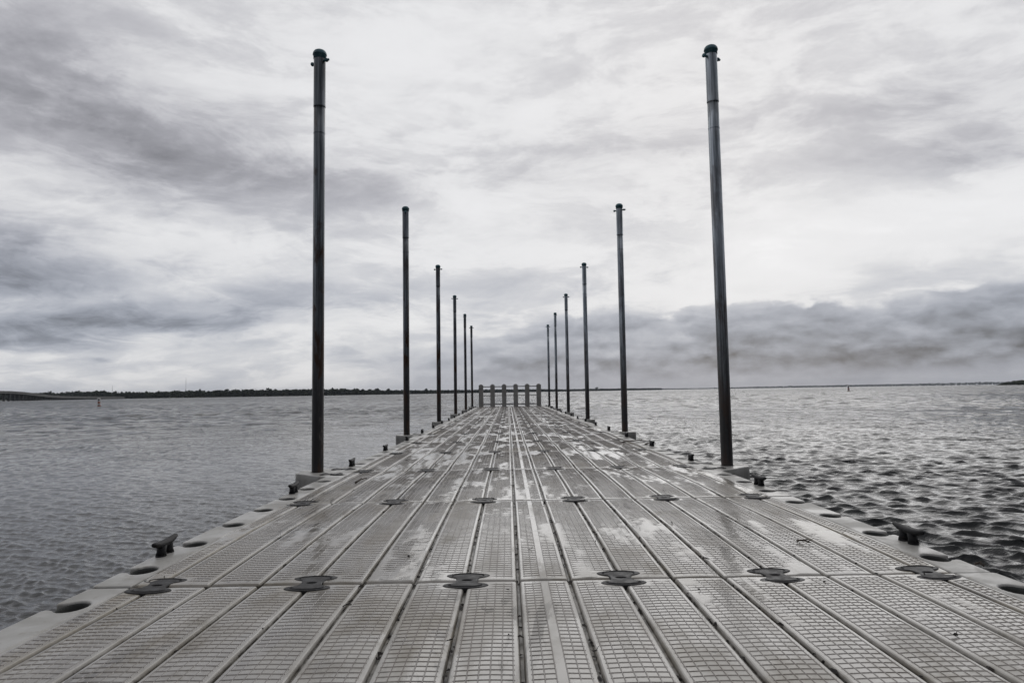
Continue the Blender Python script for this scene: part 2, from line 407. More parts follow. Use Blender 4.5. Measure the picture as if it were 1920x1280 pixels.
# ------------------------------------------------------------------ water
WZ = -.38
def water():
    rs = np.random.RandomState(3)
    # rings: finer near the dock, growing with distance
    r = [0.6]
    while r[-1] < 420: r.append(r[-1]+max(.014, r[-1]*.0036))
    r = np.array(r + [520, 700, 1000, 1500, 2300, 3500, 5500, 9000, 15000, 26000])
    th = np.concatenate([np.radians(np.arange(-180, -56, 3.)), np.radians(np.linspace(-56, 56, 820)), np.radians(np.arange(58, 181, 3.))])
    th[-1] = math.pi
    R, T = np.meshgrid(r, th, indexing='ij')
    X = R*np.sin(T)+CX; Y = R*np.cos(T); Z = np.zeros_like(X)
    step = np.maximum(.014, R*.0036); stepT = np.where(np.abs(T) < 1., R*.0024, R*.05); st = np.maximum(step, stepT)
    amp = np.where(X > 0, 1., .34+.55*np.clip((-X-3)/24, 0, 1))
    amp = amp+(1-amp)*np.clip((R-40)/50, 0, 1)
    X0, Y0 = X.copy(), Y.copy(); DX = np.zeros_like(X); DY = np.zeros_like(X)
    gust = .85+.3*np.sin(X0*.11+.7*np.sin(Y0*.07))*np.sin(Y0*.09+1.+.8*np.sin(X0*.05))
    N = 96
    for i in range(N):
        lam = .055*(.8/.055)**(i/(N-1))*rs.uniform(.9, 1.1)
        k = 2*math.pi/lam
        a = math.radians(225+rs.normal()*34)            # travels towards the lower left
        kx, ky = k*math.cos(a), k*math.sin(a)
        A = .0125*lam*WAVE
        A *= math.exp(-(max(lam-.17, 0)/.22)**2)
        fade = np.clip((lam/st-2.)/2., 0, 1)
        ampL = amp**1.5 if lam > .25 else (amp**1.1 if lam > .13 else np.maximum(amp, .8))
        ph = kx*X0+ky*Y0+rs.uniform(0, 6.28)
        AA = A*fade*ampL*gust
        Z += AA*np.sin(ph); q = 1.0
        DX += q*AA*np.cos(ph)*math.cos(a); DY += q*AA*np.cos(ph)*math.sin(a)
    wf = np.clip((R-8)/40, 0, 1)                    # longer waves out on the open lake
    for i in range(46):
        lam = .7*(14/.7)**(i/45)*rs.uniform(.9, 1.1); k = 2*math.pi/lam
        a = math.radians(235+rs.normal()*30); kx, ky = k*math.cos(a), k*math.sin(a)
        A = .0066*lam/(1+(lam/4.5)**1.6)
        fade = np.clip((lam/st-2.)/2., 0, 1)*np.where(lam > 4, np.clip((R-40)/80, 0, 1), wf)
        ph = kx*X0+ky*Y0+rs.uniform(0, 6.28); AA = A*fade*gust
        Z += AA*np.sin(ph); DX += AA*np.cos(ph)*math.cos(a); DY += AA*np.cos(ph)*math.sin(a)
    X += DX; Y += DY
    far = np.clip((R-300)/120, 0, 1); Z = Z*(1-far)+WZ
    me = fast_grid('water', X, Y, Z, M_WATER)
    o = link('water', me); tag(o, 'choppy dark grey lake water', kind='structure')
    o['label'] = 'choppy dark grey lake water around the dock'
WAVE = 1.0
water()

# ------------------------------------------------------------------ floating dock
U, L, Y0 = .1913, 1.8663, 2.6698
seamz = {}
base_z = {0: .002, 1: .011, 2: .005, 3: .004}
for n in range(-2, 18): seamz[n] = base_z.get(n, rnd.uniform(-.008, .008))
def smoothstep(a, b, x): t = np.clip((x-a)/(b-a), 0, 1); return t*t*(3-2*t)

def vnoise(x, y, seed, octs=4, rough=.5):
    out = np.zeros_like(x); amp = 1.; tot = 0.
    rs = np.random.RandomState(seed)
    for o in range(octs):
        T = rs.rand(64, 64); ox, oy = rs.rand(2)*30
        a = x*2**o+ox; b = y*2**o+oy; i = np.floor(a).astype(int); j = np.floor(b).astype(int); f = a-i; g = b-j
        f = f*f*(3-2*f); g = g*g*(3-2*g)
        v = (T[i % 64, j % 64]*(1-f)+T[(i+1) % 64, j % 64]*f)*(1-g)+(T[i % 64, (j+1) % 64]*(1-f)+T[(i+1) % 64, (j+1) % 64]*f)*g
        out += v*amp; tot += amp; amp *= rough
    return out/tot
def deck_mesh(var, cover):
    # x lines with profile
    xs = []   # (x, kind height, in-grid flag, ridge)
    def groove(g, left, right):
        out = []
        prof = [(.0125, -.0005), (.0090, -.0025), (.0058, -.009), (.0042, -.014)]
        if left: out += [(g-a, h) for a, h in [(.019, 0)]+prof]
        if right: out += [(g+a, h) for a, h in (prof[::-1]+[(.019, 0)])]
        return out
    G = [-8]+[i+.5 for i in range(-8, 8)]+[8]
    xl, xh, xr, xp = [], [], [], []    # pos, height, ridge top flag, plank idx
    for gi, g in enumerate(G):
        for (x, h) in groove(g*U, gi > 0, gi < len(G)-1): xl.append(x); xh.append(h); xr.append(0); xp.append(99)
        if gi < len(G)-1:
            a, b = g*U+.024, G[gi+1]*U-.024
            nc = 5 if G[gi+1]-g > .9 else 2
            for j in range(nc+1):
                c = a+(b-a)*j/nc
                for dx, t in ((-.0020, 0), (-.0009, 1), (.0009, 1), (.0020, 0)):
                    xl.append(c+dx); xh.append(0); xr.append(t); xp.append(gi)
    yl, yh, yr, yp = [], [], [], []
    for y, h in ((.003, -.045), (.004, -.02), (.008, -.007), (.014, -.001), (.022, 0)): yl.append(y); yh.append(h); yr.append(0); yp.append(9)
    for (a, b, n) in ((.056, L/4-.017, 13), (L/4+.017, 3*L/4-.017, 29), (3*L/4+.017, L-.056, 13)):
        for j in range(n+1):
            c = a+(b-a)*j/n
            for dy, t in ((-.0020, 0), (-.0009, 1), (.0009, 1), (.0020, 0)):
                yl.append(c+dy); yh.append(0); yr.append(t); yp.append(0)
    for y, h in ((.022, 0), (.014, -.001), (.008, -.007), (.004, -.02), (.003, -.045)): yl.append(L-y); yh.append(h); yr.append(0); yp.append(9)
    xl, xh, xr, xp = map(np.array, (xl, xh, xr, xp)); yl, yh, yr, yp = map(np.array, (yl, yh, yr, yp))
    Xg, Yg = np.meshgrid(xl, yl, indexing='ij')
    H = xh[:, None]+yh[None, :]
    inx = (xp < 99)[:, None]; iny = (yp == 0)[None, :]
    rid = np.maximum(xr[:, None], yr[None, :])*1.
    mask = (inx & iny).astype(float)
    # between panels no ribs
    for q in (L/4, 3*L/4): mask *= (np.abs(Yg-q) > .0145)
    mask *= ~((np.abs(Xg) < .0129) )             # smooth strip along the middle plank
    for k in range(6):                           # flat ground round every coupler
        cx = (-7.5+3*k)*U
        near = (np.abs(Xg-cx) < .098) & ((Yg < .116) | (Yg > L-.116))
        mask *= ~near
    RID = .0015
    H = H+rid*mask*RID
    # rain water lying in the wells: level rises to drown the ribs where the deck is hollow
    prs = np.random.RandomState(100+var)
    pi_ = np.clip(np.floor(Xg/U+.5).astype(int)+9, 0, 18); qi = np.clip(np.floor(Yg/L*4+.0), 0, 3).astype(int)
    qi = np.array([0, 1, 1, 2])[qi]
    PR_ = prs.rand(19, 3)
    wn = vnoise(Xg*8.5, Yg*1.7, 7+var, 5, .6)+(vnoise(Xg*1.3, Yg*1.5, 50+var, 2)-.5)*.4+(PR_[pi_, qi]-.5)*.16
    ci = np.floor(Xg/.0287).astype(int) % 97; cj = np.floor(Yg/.026).astype(int) % 89
    wn = wn+(prs.rand(97, 89)[ci, cj]-.5)*.10+(prs.rand(97, 89)[ci, cj//9]-.5)*.13 - np.clip((np.abs(Xg)/U-4.5)/4, 0, 1)*.05
    thr = np.quantile(wn[np.ix_(range(0, wn.shape[0], 7), range(0, wn.shape[1], 7))], 1-cover)
    pud = smoothstep(thr-.03, thr+.17, wn)
    film_ = smoothstep(thr-.36, thr-.06, wn)
    level = -.0006+pud*(RID+.0009)
    inside = (H > -.0008)
    relief = H.copy()
    H = np.where(inside & (pud > .02), np.maximum(H, level), H)
    relief = np.where(inside & (H > relief+1e-5), 0., relief)
    crown = .009*np.sin(np.pi*np.clip(Yg/L, 0, 1))**.8 + .0018*np.cos(Xg/U*2*np.pi)*0
    plankcrown = .0018*np.cos((Xg/U)*2*np.pi)*np.clip(np.minimum(Yg, L-Yg)/.03, 0, 1)
    me = fast_grid('deck_panel', Xg, Yg, H+crown+plankcrown*.6, M_DECK, smooth_=False, attr={'relief': relief, 'puddle': pud*inside, 'film': film_*inside})
    return me
def rim_mesh(s):
    bm = bmesh.new()
    x0, x1 = 8*U+.004, 1.682
    outer = [(x1, L-.006)]
    cyc = [L*f for f in (.125, .375, .625, .875)]
    pts = [(x0, .006), (x1-.012, .006), (x1, .018)]
    for c in cyc:
        hw, cxm = .030, 1.603
        pts += [(x1, c-hw-.012), (x1-.010, c-hw)]
        pts += [(x1-.026, c-hw-.004)]
        n = 14; a0 = math.radians(38)
        for i in range(n+1):
            a = -a0-(2*math.pi-2*a0)*i/n
            ca, sa = math.cos(a), math.sin(a)
            rx = .050; ry = .066
            pts.append((cxm+rx*ca, c+ry*sa))
        pts += [(x1-.026, c+hw+.004), (x1-.010, c+hw), (x1, c+hw+.012)]
    pts += [(x1, L-.018), (x1-.012, L-.006), (x0, L-.006)]
    poly = [(s*x, y) for x, y in pts]
    if s < 0: poly = poly[::-1]
    top = [bm.verts.new((x, y, 0)) for x, y in poly]
    f = bm.faces.new(top)
    geo = bmesh.ops.extrude_face_region(bm, geom=[f])
    vs = [v for v in geo['geom'] if isinstance(v, bmesh.types.BMVert)]
    for v in vs: v.co.z -= .30
    es = [e for e in bm.edges if e.verts[0].co.z > -.01 and e.verts[1].co.z > -.01]
    bmesh.ops.bevel(bm, geom=es, offset=.007, segments=3, profile=.5, affect='EDGES', clamp_overlap=True)
    bmesh.ops.triangulate(bm, faces=[f for f in bm.faces if len(f.verts) > 4])
    # follow the crown of the deck
    es = [e for e in bm.edges if e.calc_length() > .4]
    for v in bm.verts: v.co.z += .009*math.sin(math.pi*min(1, max(0, v.co.y/L)))**.8*.5
    return bm_mesh('side_rim', bm, M_RIM)
def hull_mesh():
    bm = bmesh.new()
    for a, b in ((.01, L/2-.03), (L/2+.03, L-.01)):
        add_prism(bm, [(-1.655, a), (1.655, a), (1.655, b), (-1.655, b)], -.62, -.302)
    add_box(bm, -1.60, 1.60, L/2-.0299, L/2+.0299, -.5, -.31)
    return bm_mesh('float_hull', bm, M_HULL, False, .02, 3)
M_SOCKET_SHADE = plain('socket_shade_dark', (.055, .057, .052), .6)  # dark cups added to stand in for shade inside the open rim pockets
def shade_cup_mesh():
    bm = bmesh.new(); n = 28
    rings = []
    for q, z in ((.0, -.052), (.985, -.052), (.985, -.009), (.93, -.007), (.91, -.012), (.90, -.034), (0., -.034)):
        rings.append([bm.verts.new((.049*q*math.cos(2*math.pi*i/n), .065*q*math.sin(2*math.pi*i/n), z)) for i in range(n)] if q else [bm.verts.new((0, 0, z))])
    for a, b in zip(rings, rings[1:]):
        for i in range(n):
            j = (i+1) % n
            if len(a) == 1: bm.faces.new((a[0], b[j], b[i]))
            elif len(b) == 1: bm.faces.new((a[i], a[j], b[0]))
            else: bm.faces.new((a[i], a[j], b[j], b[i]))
    return bm_mesh('socket_shade_cup', bm, M_SOCKET_SHADE)
deck_var = [deck_mesh(v, c) for v, c in ((0, .06), (1, .24), (2, .35), (3, .43), (4, .37), (5, .46))]
me_deck = deck_var[0]; me_rl = rim_mesh(-1); me_rr = rim_mesh(1); me_hull = hull_mesh()
proto = empty('dock_section')
part('deck_panel', me_deck, proto); part('side_rim', me_rl, proto); part('side_rim', me_rr, proto); part('float_hull', me_hull, proto)
me_shade_cup = shade_cup_mesh()
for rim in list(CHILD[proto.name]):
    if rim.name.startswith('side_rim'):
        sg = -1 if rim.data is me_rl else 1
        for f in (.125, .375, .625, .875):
            o = part('socket_shade_cup', me_shade_cup, rim); o.location = (sg*1.603, L*f, .0045*math.sin(math.pi*f)**.8)
first = True
def deck_z(y):
    t = (y-Y0)/L; n = math.floor(t); n = max(-2, min(16, n)); f = t-n
    return seamz[n]*(1-f)+seamz[n+1]*f+.009*math.sin(math.pi*min(1, max(0, f)))**.8
for s in range(-2, 17):
    o = proto if first else copy_tree(proto); first = False
    o.location = (0, Y0+s*L, seamz[s]); o.rotation_euler = (math.atan((seamz[s+1]-seamz[s])/L), rnd.uniform(-.0012, .0012), 0)
    vi = {-2: 4, -1: 0, 0: 1, 1: 2, 2: 3, 3: 4, 4: 5}.get(s, 2+(s*7+s//4) % 4)
    for ch in CHILD[o.name]:
        if ch.data.name.startswith('deck_panel'): ch.data = deck_var[vi]
    if s == -2: lab = 'grey plastic floating dock section behind the nearest one, outside the lower edge of the photo'
    elif s == -1: lab = 'grey grid-treaded dock section cut by the photo bottom, in front of the nearest couplers'
    elif s == 16: lab = 'last grey grid-treaded dock section, the one the far railing stands on'
    else: lab = 'wet grey grid-treaded dock section lying between the %s and %s rows of black couplers' % (ORD[s], ORD[s+1])
    tag(o, lab, 'dock section', 'plastic sections making up the floating dock')

# couplers
def coupler_mesh():
    bm = bmesh.new(); a, b = .081, .034; yc = .066
    def ell(cy, s):   # s=+1 far lobe, start at its right neck corner
        return [(a*math.cos(t), cy+b*math.sin(t)) for t in s]
    pts = []
    t0 = math.radians(57)
    n = 26
    # far lobe counter-clockwise from lower right to lower left
    for i in range(n+1):
        t = -t0+(math.pi+2*t0)*i/n
        pts.append((a*math.cos(t), yc+b*math.sin(t)))
    for i in range(1, 8):
        q = i/8; w = .036+.008*(2*q-1)**2
        y0_ = yc-b*math.sin(t0); pts.append((-w, y0_*(1-2*q)))
    for i in range(n+1):
        t = math.pi-t0+(math.pi+2*t0)*i/n
        pts.append((a*math.cos(t), -yc+b*math.sin(t)))
    for i in range(1, 8):
        q = i/8; w = .036+.008*(2*q-1)**2
        y0_ = yc-b*math.sin(t0); pts.append((w, -y0_*(1-2*q)))
    hole = [(.022*math.cos(2*math.pi*i/20), .013*math.sin(2*math.pi*i/20)) for i in range(20)]
    ov = [bm.verts.new((x, y, .010)) for x, y in pts]; hv = [bm.verts.new((x, y, .010)) for x, y in hole]
    es = [bm.edges.new((ov[i], ov[(i+1) % len(ov)])) for i in range(len(ov))]+[bm.edges.new((hv[i], hv[(i+1) % 20])) for i in range(20)]
    bmesh.ops.triangle_fill(bm, use_beauty=True, edges=es)
    # inset bevel + walls by hand
    def skirt(vs, cx_cy, out):
        n = len(vs)
        prev = vs
        for dz, sc_ in ((-.0025, out*.003), (-.02, out*.0035)):
            ring = []
            for v in vs:
                c = Vector((0, yc if v.co.y > .03 else (-yc if v.co.y < -.03 else v.co.y), 0)) if out > 0 else Vector((0, 0, 0))
                d = Vector((v.co.x, v.co.y, 0))-c
                d = d.normalized() if d.length > 1e-6 else Vector()
                ring.append(bm.verts.new((v.co.x+d.x*sc_, v.co.y+d.y*sc_, .010+dz)))
            for i in range(n): bm.faces.new((prev[i], prev[(i+1) % n], ring[(i+1) % n], ring[i]))
            prev = ring
        return prev
    skirt(ov, None, 1); last = skirt(hv, None, -1)
    bm.faces.new(last)
    # raised rim line on each lobe
    for sgn in (1, -1):
        n = 24; r0 = []; r1 = []; r2 = []
        for i in range(n+1):
            t = math.radians(200)+math.radians(-220)*i/n
            cx_, sy = math.cos(t), math.sin(t)
            r0.append(bm.verts.new((a*.80*cx_, sgn*(yc+b*.78*sy), .0102)))
            r1.append(bm.verts.new((a*.75*cx_, sgn*(yc+b*.70*sy), .0130)))
            r2.append(bm.verts.new((a*.70*cx_, sgn*(yc+b*.62*sy), .0102)))
        for A, B in ((r0, r1), (r1, r2)):
            for i in range(n): bm.faces.new((A[i], A[i+1], B[i+1], B[i]))
    return bm_mesh('dock_coupler', bm, M_RUB)
me_c = coupler_mesh()
LR = ['leftmost', 'second from the left', 'third from the left', 'third from the right', 'second from the right', 'rightmost']
for n in range(0, 17):
    for k in range(6):
        o = link('dock_coupler', me_c, None, ((-7.5+3*k)*U+rnd.uniform(-.003, .003), Y0+n*L, seamz[n]-.0055))
        o.rotation_euler = (0, 0, rnd.uniform(-.04, .04))
        row = 'nearest row' if n == 0 else '%s row from the camera' % ORD[n]
        tag(o, 'flat black dog-bone dock coupler, %s in the %s' % (LR[k], row), 'coupler', 'black couplers joining the dock sections')

# mooring cleats: body and two bolts
def make_cleat():
    root = empty('mooring_cleat')
    bm = bmesh.new()
    for s in (-1, 1):
        add_prism(bm, [(math.cos(t)*.022, s*.038+math.sin(t)*.026) for t in [2*math.pi*i/16 for i in range(16)]], 0, .007)
        add_tube(bm, [(0, s*.038, .004), (0, s*.036, .02), (0, s*.033, .046)], [.023, .019, .021], 12)
    part('cleat_feet', bm_mesh('cleat_feet', bm, M_IRON, True), root)
    bm = bmesh.new()
    add_tube(bm, [(0, -.118, .064), (0, -.108, .062), (0, -.075, .056), (0, -.035, .052), (0, 0, .051), (0, .035, .052), (0, .075, .056), (0, .108, .062), (0, .118, .064)],
             [.006, .0115, .0155, .018, .0185, .018, .0155, .0115, .006], 14, .85)
    part('cleat_horns', bm_mesh('cleat_horns', bm, M_IRON, True), root)
    return root
cl = make_cleat(); first = True
for s in range(0, 17):
    for sd_ in (-1, 1):
        o = cl if first else copy_tree(cl); first = False
        y = Y0+(s+.27)*L
        o.location = (sd_*1.650, y, (seamz[s]*.73+seamz[s+1]*.27)+.0035); o.rotation_euler = (0, 0, rnd.uniform(-.06, .06)+(math.pi if rnd.random() < .5 else 0))
        side = 'left' if sd_ < 0 else 'right'
        lab = 'black two-horned mooring cleat on the %s edge of the dock, %s' % (side, 'nearest to the camera' if s == 0 else ('farthest, beside the railing' if s == 16 else '%s from the camera' % ORD[s]))
        tag(o, lab, 'cleat', 'mooring cleats along both edges of the dock')

# piles and their holders
PX = 1.856; PILE_N = [2, 5, 8, 11, 14, 16.75]; PH = 3.94; PR = .0525
def holder_mesh():   # built for the right side; mirrored by rotation about z
    bm = bmesh.new()
    pts = [(1.684, -.37), (1.72, -.352), (1.77, -.318), (1.83, -.262), (1.90, -.19), (1.955, -.14), (2.0, -.112), (2.022, -.085)]
    pts = pts+[(x, -y) for x, y in pts[::-1]]
    poly = [(x-PX, y) for x, y in pts]; nh = 24
    hole = [(.064*math.cos(2*math.pi*i/nh), .064*math.sin(2*math.pi*i/nh)) for i in range(nh)]
    ov = [bm.verts.new((x, y, .0)) for x, y in poly]; hv = [bm.verts.new((x, y, .0)) for x, y in hole]
    es = [bm.edges.new((ov[i], ov[(i+1) % len(ov)])) for i in range(len(ov))]+[bm.edges.new((hv[i], hv[(i+1) % nh])) for i in range(nh)]
    bmesh.ops.triangle_fill(bm, use_beauty=True, edges=es)
    for vs, sg in ((ov, 1), (hv, -1)):
        prev = vs; n = len(vs)
        for off, z in ((.004, -.0015), (.007, -.007), (.007, -.5)):
            ring = []
            for v in vs:
                c = Vector((-.05, 0, 0)) if sg > 0 else Vector((0, 0, 0))
                d = (Vector((v.co.x, v.co.y, 0))-c); d = d.normalized()
                o_ = off*(sg if sg > 0 else .3*-1)
                ring.append(bm.verts.new((v.co.x+d.x*o_, v.co.y+d.y*o_, z)))
            for i in range(n): bm.faces.new((prev[i], prev[(i+1) % n], ring[(i+1) % n], ring[i]))
            prev = ring
    return bm_mesh('holder_body', bm, M_RIM)
def make_holder():
    r = empty('pile_holder'); part('holder_body', holder_mesh(), r)
    me = me_c.copy(); me.name = 'coupler_link'
    for v in me.vertices: v.co = (v.co.y*.95, v.co.x*.95, v.co.z)
    for f in me.polygons: f.flip()
    for y in (-.20, .20):
        o = part('coupler_link', me, r); o.location = (1.683-PX, y, -.006)
    return r
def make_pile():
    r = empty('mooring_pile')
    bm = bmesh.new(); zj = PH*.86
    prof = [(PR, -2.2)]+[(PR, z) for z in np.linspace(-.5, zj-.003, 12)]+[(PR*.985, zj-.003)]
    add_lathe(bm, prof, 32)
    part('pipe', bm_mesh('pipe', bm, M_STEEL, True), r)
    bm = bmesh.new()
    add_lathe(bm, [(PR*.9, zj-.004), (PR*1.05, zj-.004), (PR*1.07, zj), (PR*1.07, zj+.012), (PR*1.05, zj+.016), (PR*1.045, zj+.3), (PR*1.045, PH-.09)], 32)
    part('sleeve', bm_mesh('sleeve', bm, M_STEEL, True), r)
    bm = bmesh.new()
    add_lathe(bm, [(PR*1.005, zj-.262), (PR*1.03, zj-.258), (PR*1.03, zj-.250), (PR*1.005, zj-.246)], 32)
    part('weld_band', bm_mesh('weld_band', bm, M_STEEL, True), r)
    bm = bmesh.new(); z = PH
    add_lathe(bm, [(PR*1.0, z-.092), (PR*1.12, z-.09), (PR*1.12, z-.055), (PR*1.24, z-.052), (PR*1.25, z-.046), (PR*1.17, z-.028), (PR*.95, z-.012), (PR*.6, z-.002), (0, z)], 32)
    part('cap', bm_mesh('cap', bm, M_CAP, True), r)
    bm = bmesh.new(); z = PH-.118
    M = Matrix.Translation((0, 0, z)) @ Matrix.Rotation(math.radians(90), 4, 'Y')
    add_lathe(bm, [(0, -.105), (.012, -.105), (.019, -.099), (.019, -.086), (.012, -.080), (.011, 0), (.012, .076), (.018, .080), (.018, .093), (.011, .099), (.011, .112), (.005, .116), (0, .116)], 14, M)
    part('through_bolt', bm_mesh('through_bolt', bm, M_CAP, True), r)
    return r
pile0, hold0 = make_pile(), make_holder(); first = True
POS = ['nearest', 'second nearest', 'third nearest', 'fourth nearest', 'second farthest', 'farthest']
for i, n in enumerate(PILE_N):
    for s in (-1, 1):
        p = pile0 if first else copy_tree(pile0); h = hold0 if first else copy_tree(hold0); first = False
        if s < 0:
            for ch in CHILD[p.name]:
                if ch.data.materials[0] == M_STEEL: ch.data = ch.data.copy(); ch.data.materials[0] = M_STEEL_SHADE
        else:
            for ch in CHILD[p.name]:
                if ch.data.materials[0] == M_STEEL_SHADE: ch.data = ch.data.copy(); ch.data.materials[0] = M_STEEL
        y = Y0+n*L
        zz = deck_z(y)
        p.location = (s*PX, y+.03, 0)
        tilt = {(0, -1): (.0, .0035), (0, 1): (0, -.0035)}.get((i, s), (0, 0))
        p.rotation_euler = (rnd.uniform(-.002, .002), tilt[1]+rnd.uniform(-.0015, .0015), [.5, -.5, .2, -.3, .9, .1][i]*s+(1.2 if (i, s) in ((1, -1), (4, 1)) else 0))
        h.location = (s*PX, y+.03, zz); h.rotation_euler = (0, 0, 0 if s > 0 else math.pi)
        side = 'left' if s < 0 else 'right'
        tone = 'tall shade-darkened steel' if s < 0 else 'tall grey steel'
        tag(p, '%s pile with domed cap, %s one along the %s dock edge' % (tone, POS[i], side), 'pile', 'steel mooring piles along the dock')
        tag(h, 'grey plastic holder jutting from the %s dock edge around the %s pile' % (side, POS[i]), 'pile holder', 'pile holders on the dock edges')

# end railing
def railing():
    yr = 34.15; xc = .5*(at_dist(902.3, 764, yr).x+at_dist(1010.6, 762, yr).x); sp = 3*U
    sp = (at_dist(1010.6, 762, yr).x-at_dist(902.3, 764, yr).x)/5
    r = empty('end_railing', (xc, yr, deck_z(yr)))
    tag(r, 'grey railing of six square posts and thin rails across the far end of the dock', 'railing')
    for k in range(6):
        bm = bmesh.new(); hw = .108; x = (k-2.5)*sp
        add_box(bm, x-hw, x+hw, -hw, hw, 0, 1.035)
        me = bm_mesh('post', bm, M_POST, False, .008); o = part('post', me, r)
        bm = bmesh.new(); v = [bm.verts.new((x+a*(hw-.02), b*(hw-.02), 1.036)) for a, b in ((-1, -1), (1, -1), (1, 1), (-1, 1))]
        v2 = [bm.verts.new((x+a*.045, b*.045, 1.085)) for a, b in ((-1, -1), (1, -1), (1, 1), (-1, 1))]
        bm.faces.new(v2)
        for i in range(4): bm.faces.new((v[i], v[(i+1) % 4], v2[(i+1) % 4], v2[i]))
        c = link('post_cap', bm_mesh('post_cap', bm, M_POST), o)
    for z, t in ((.96, .020), (.53, .016), (.115, .026)):
        bm = bmesh.new()
        for k in range(5): add_box(bm, (k-2.5)*sp+.106, (k-1.5)*sp-.106, -.02, .02, z-t, z+t)
        part('rail', bm_mesh('rail', bm, M_RAIL), r)
railing()

# ------------------------------------------------------------------ debris on the dock
def litter():
    V, F = [], []
    grooves = [i+.5 for i in range(-8, 8)]
    wts = [math.exp(-((g-1.5)/4.)**2)+.12 for g in grooves]
    for i in range(620):
        g = rnd.choices(grooves, wts)[0]
        y = rnd.choice([rnd.uniform(1.2, 4.6), rnd.uniform(1.2, 8), rnd.uniform(1.5, 18)])
        near = abs(((y-Y0)/L) % 1) < .14
        x = g*U+rnd.gauss(0, .004); s = rnd.uniform(.0025, .009)*(1.3 if near else 1)
        z = deck_z(y)-rnd.uniform(.004, .014)
        if rnd.random() < .10: x += rnd.uniform(-.08, .08); z = deck_z(y)+.0035; s *= .6
        b = len(V); a0 = rnd.uniform(0, 6.28); el_ = rnd.uniform(1, 2.6)
        for k in range(5):
            a = 2*math.pi*k/5; dx, dy = math.cos(a)*s*el_, math.sin(a)*s*rnd.uniform(.6, 1.2)
            V.append((x+dx*math.cos(a0)-dy*math.sin(a0), y+dx*math.sin(a0)+dy*math.cos(a0), z+rnd.uniform(-.002, .004)))
        V.append((x, y, z+rnd.uniform(.003, .008)))
        for k in range(5): F.append((b+k, b+(k+1) % 5, b+5))
    o = link('leaf_litter', mesh_from('leaf_litter', V, F, M_LITTER))
    tag(o, 'black bits of leaf and grit caught in the deck grooves', 'leaf litter', kind='stuff')
litter()
def on_deck(px, py):
    v = ray(px, py); k = -CH/v.z; p = Vector((CX, 0, CH))+v*k; p.z = deck_z(p.y)
    return p
def twig(pa, pb, label, r=.004, branches=2, rise=.01, name='twig', cat='twig'):
    A, B = on_deck(*pa), on_deck(*pb); c = (A+B)/2; bm = bmesh.new()
    n = 7; pts = []
    for i in range(n):
        t = i/(n-1); p = A.lerp(B, t)-c; p += Vector((rnd.gauss(0, .004), rnd.gauss(0, .006), 0)); p.z = r+.003+rise*math.sin(t*3)*rnd.uniform(.3, 1)
        pts.append(p)
    add_tube(bm, pts, [r*(1.1-.6*i/n)*rnd.uniform(.8, 1.3) for i in range(n)], 7)
    for b in range(branches):
        p = pts[rnd.randint(1, n-2)]; d = (B-A).normalized(); q = p+d*rnd.uniform(.01, .04)+Vector((rnd.uniform(-.02, .02), rnd.uniform(-.03, .03), rnd.uniform(.004, .018)))
        add_tube(bm, [p, (p+q)/2+Vector((0, 0, .003)), q], [r*.6, r*.45, r*.25], 5)
    o = link(name, bm_mesh(name, bm, M_TWIG, True), None, c); tag(o, label, cat); return o
twig((1491, 1021), (1522, 1026), 'short dark twig lying across a plank at right, beyond the nearest couplers', .0045, 2, .006)
twig((667, 911), (687, 903), 'dark pointed stick lying in a groove at left, level with the nearest pile', .006, 0, .02)
twig((1166, 831), (1222, 829), 'long thin bare branch lying at the right dock edge by a cleat', .007, 3, .02, 'branch', 'branch')
twig((1209, 835), (1228, 834), 'short pale stick beside the long branch at the right dock edge', .008, 0, .006, 'stick', 'stick')
twig((1826, 1060), (1847, 1067), 'crooked reddish twig at the corner of the right dock edge', .0035, 3, .012)
def leaf(px, py, s, label):
    p = on_deck(px, py); bm = bmesh.new(); n = 12; cv = bm.verts.new((0, 0, .006)); rg = []
    for i in range(n):
        a = 2*math.pi*i/n; r = s*(1+.5*math.cos(2*a))*rnd.uniform(.6, 1.1)
        rg.append(bm.verts.new((r*math.cos(a+.6), r*.9*math.sin(a+.6), .005+rnd.uniform(0, s*.6))))
    for i in range(n): bm.faces.new((cv, rg[i], rg[(i+1) % n]))
    bmesh.ops.solidify(bm, geom=bm.faces[:], thickness=.0012)
    add_tube(bm, [(0, 0, .006), (s*.9, s*.9, .008), (s*1.5, s*1.2, .016)], [.0012, .001, .0007], 5)
    o = link('dead_leaf', bm_mesh('dead_leaf', bm, M_LITTER), None, p); tag(o, label, 'leaf'); return o
leaf(1791, 1200, .010, 'small black curled leaf on the grid at the lower right')
leaf(843, 1209, .009, 'dark dead leaf in the groove left of centre near the lower edge')
leaf(994, 1036, .008, 'dark leaf lying on the middle plank beyond the nearest couplers')
leaf(1092, 852, .011, 'dark leaf lump far out on the deck right of centre')
leaf(762, 866, .013, 'dark leaf lump far out on the deck left of centre')
leaf(1115, 1230, .008, 'dark dead leaf in the groove right of centre near the lower edge')

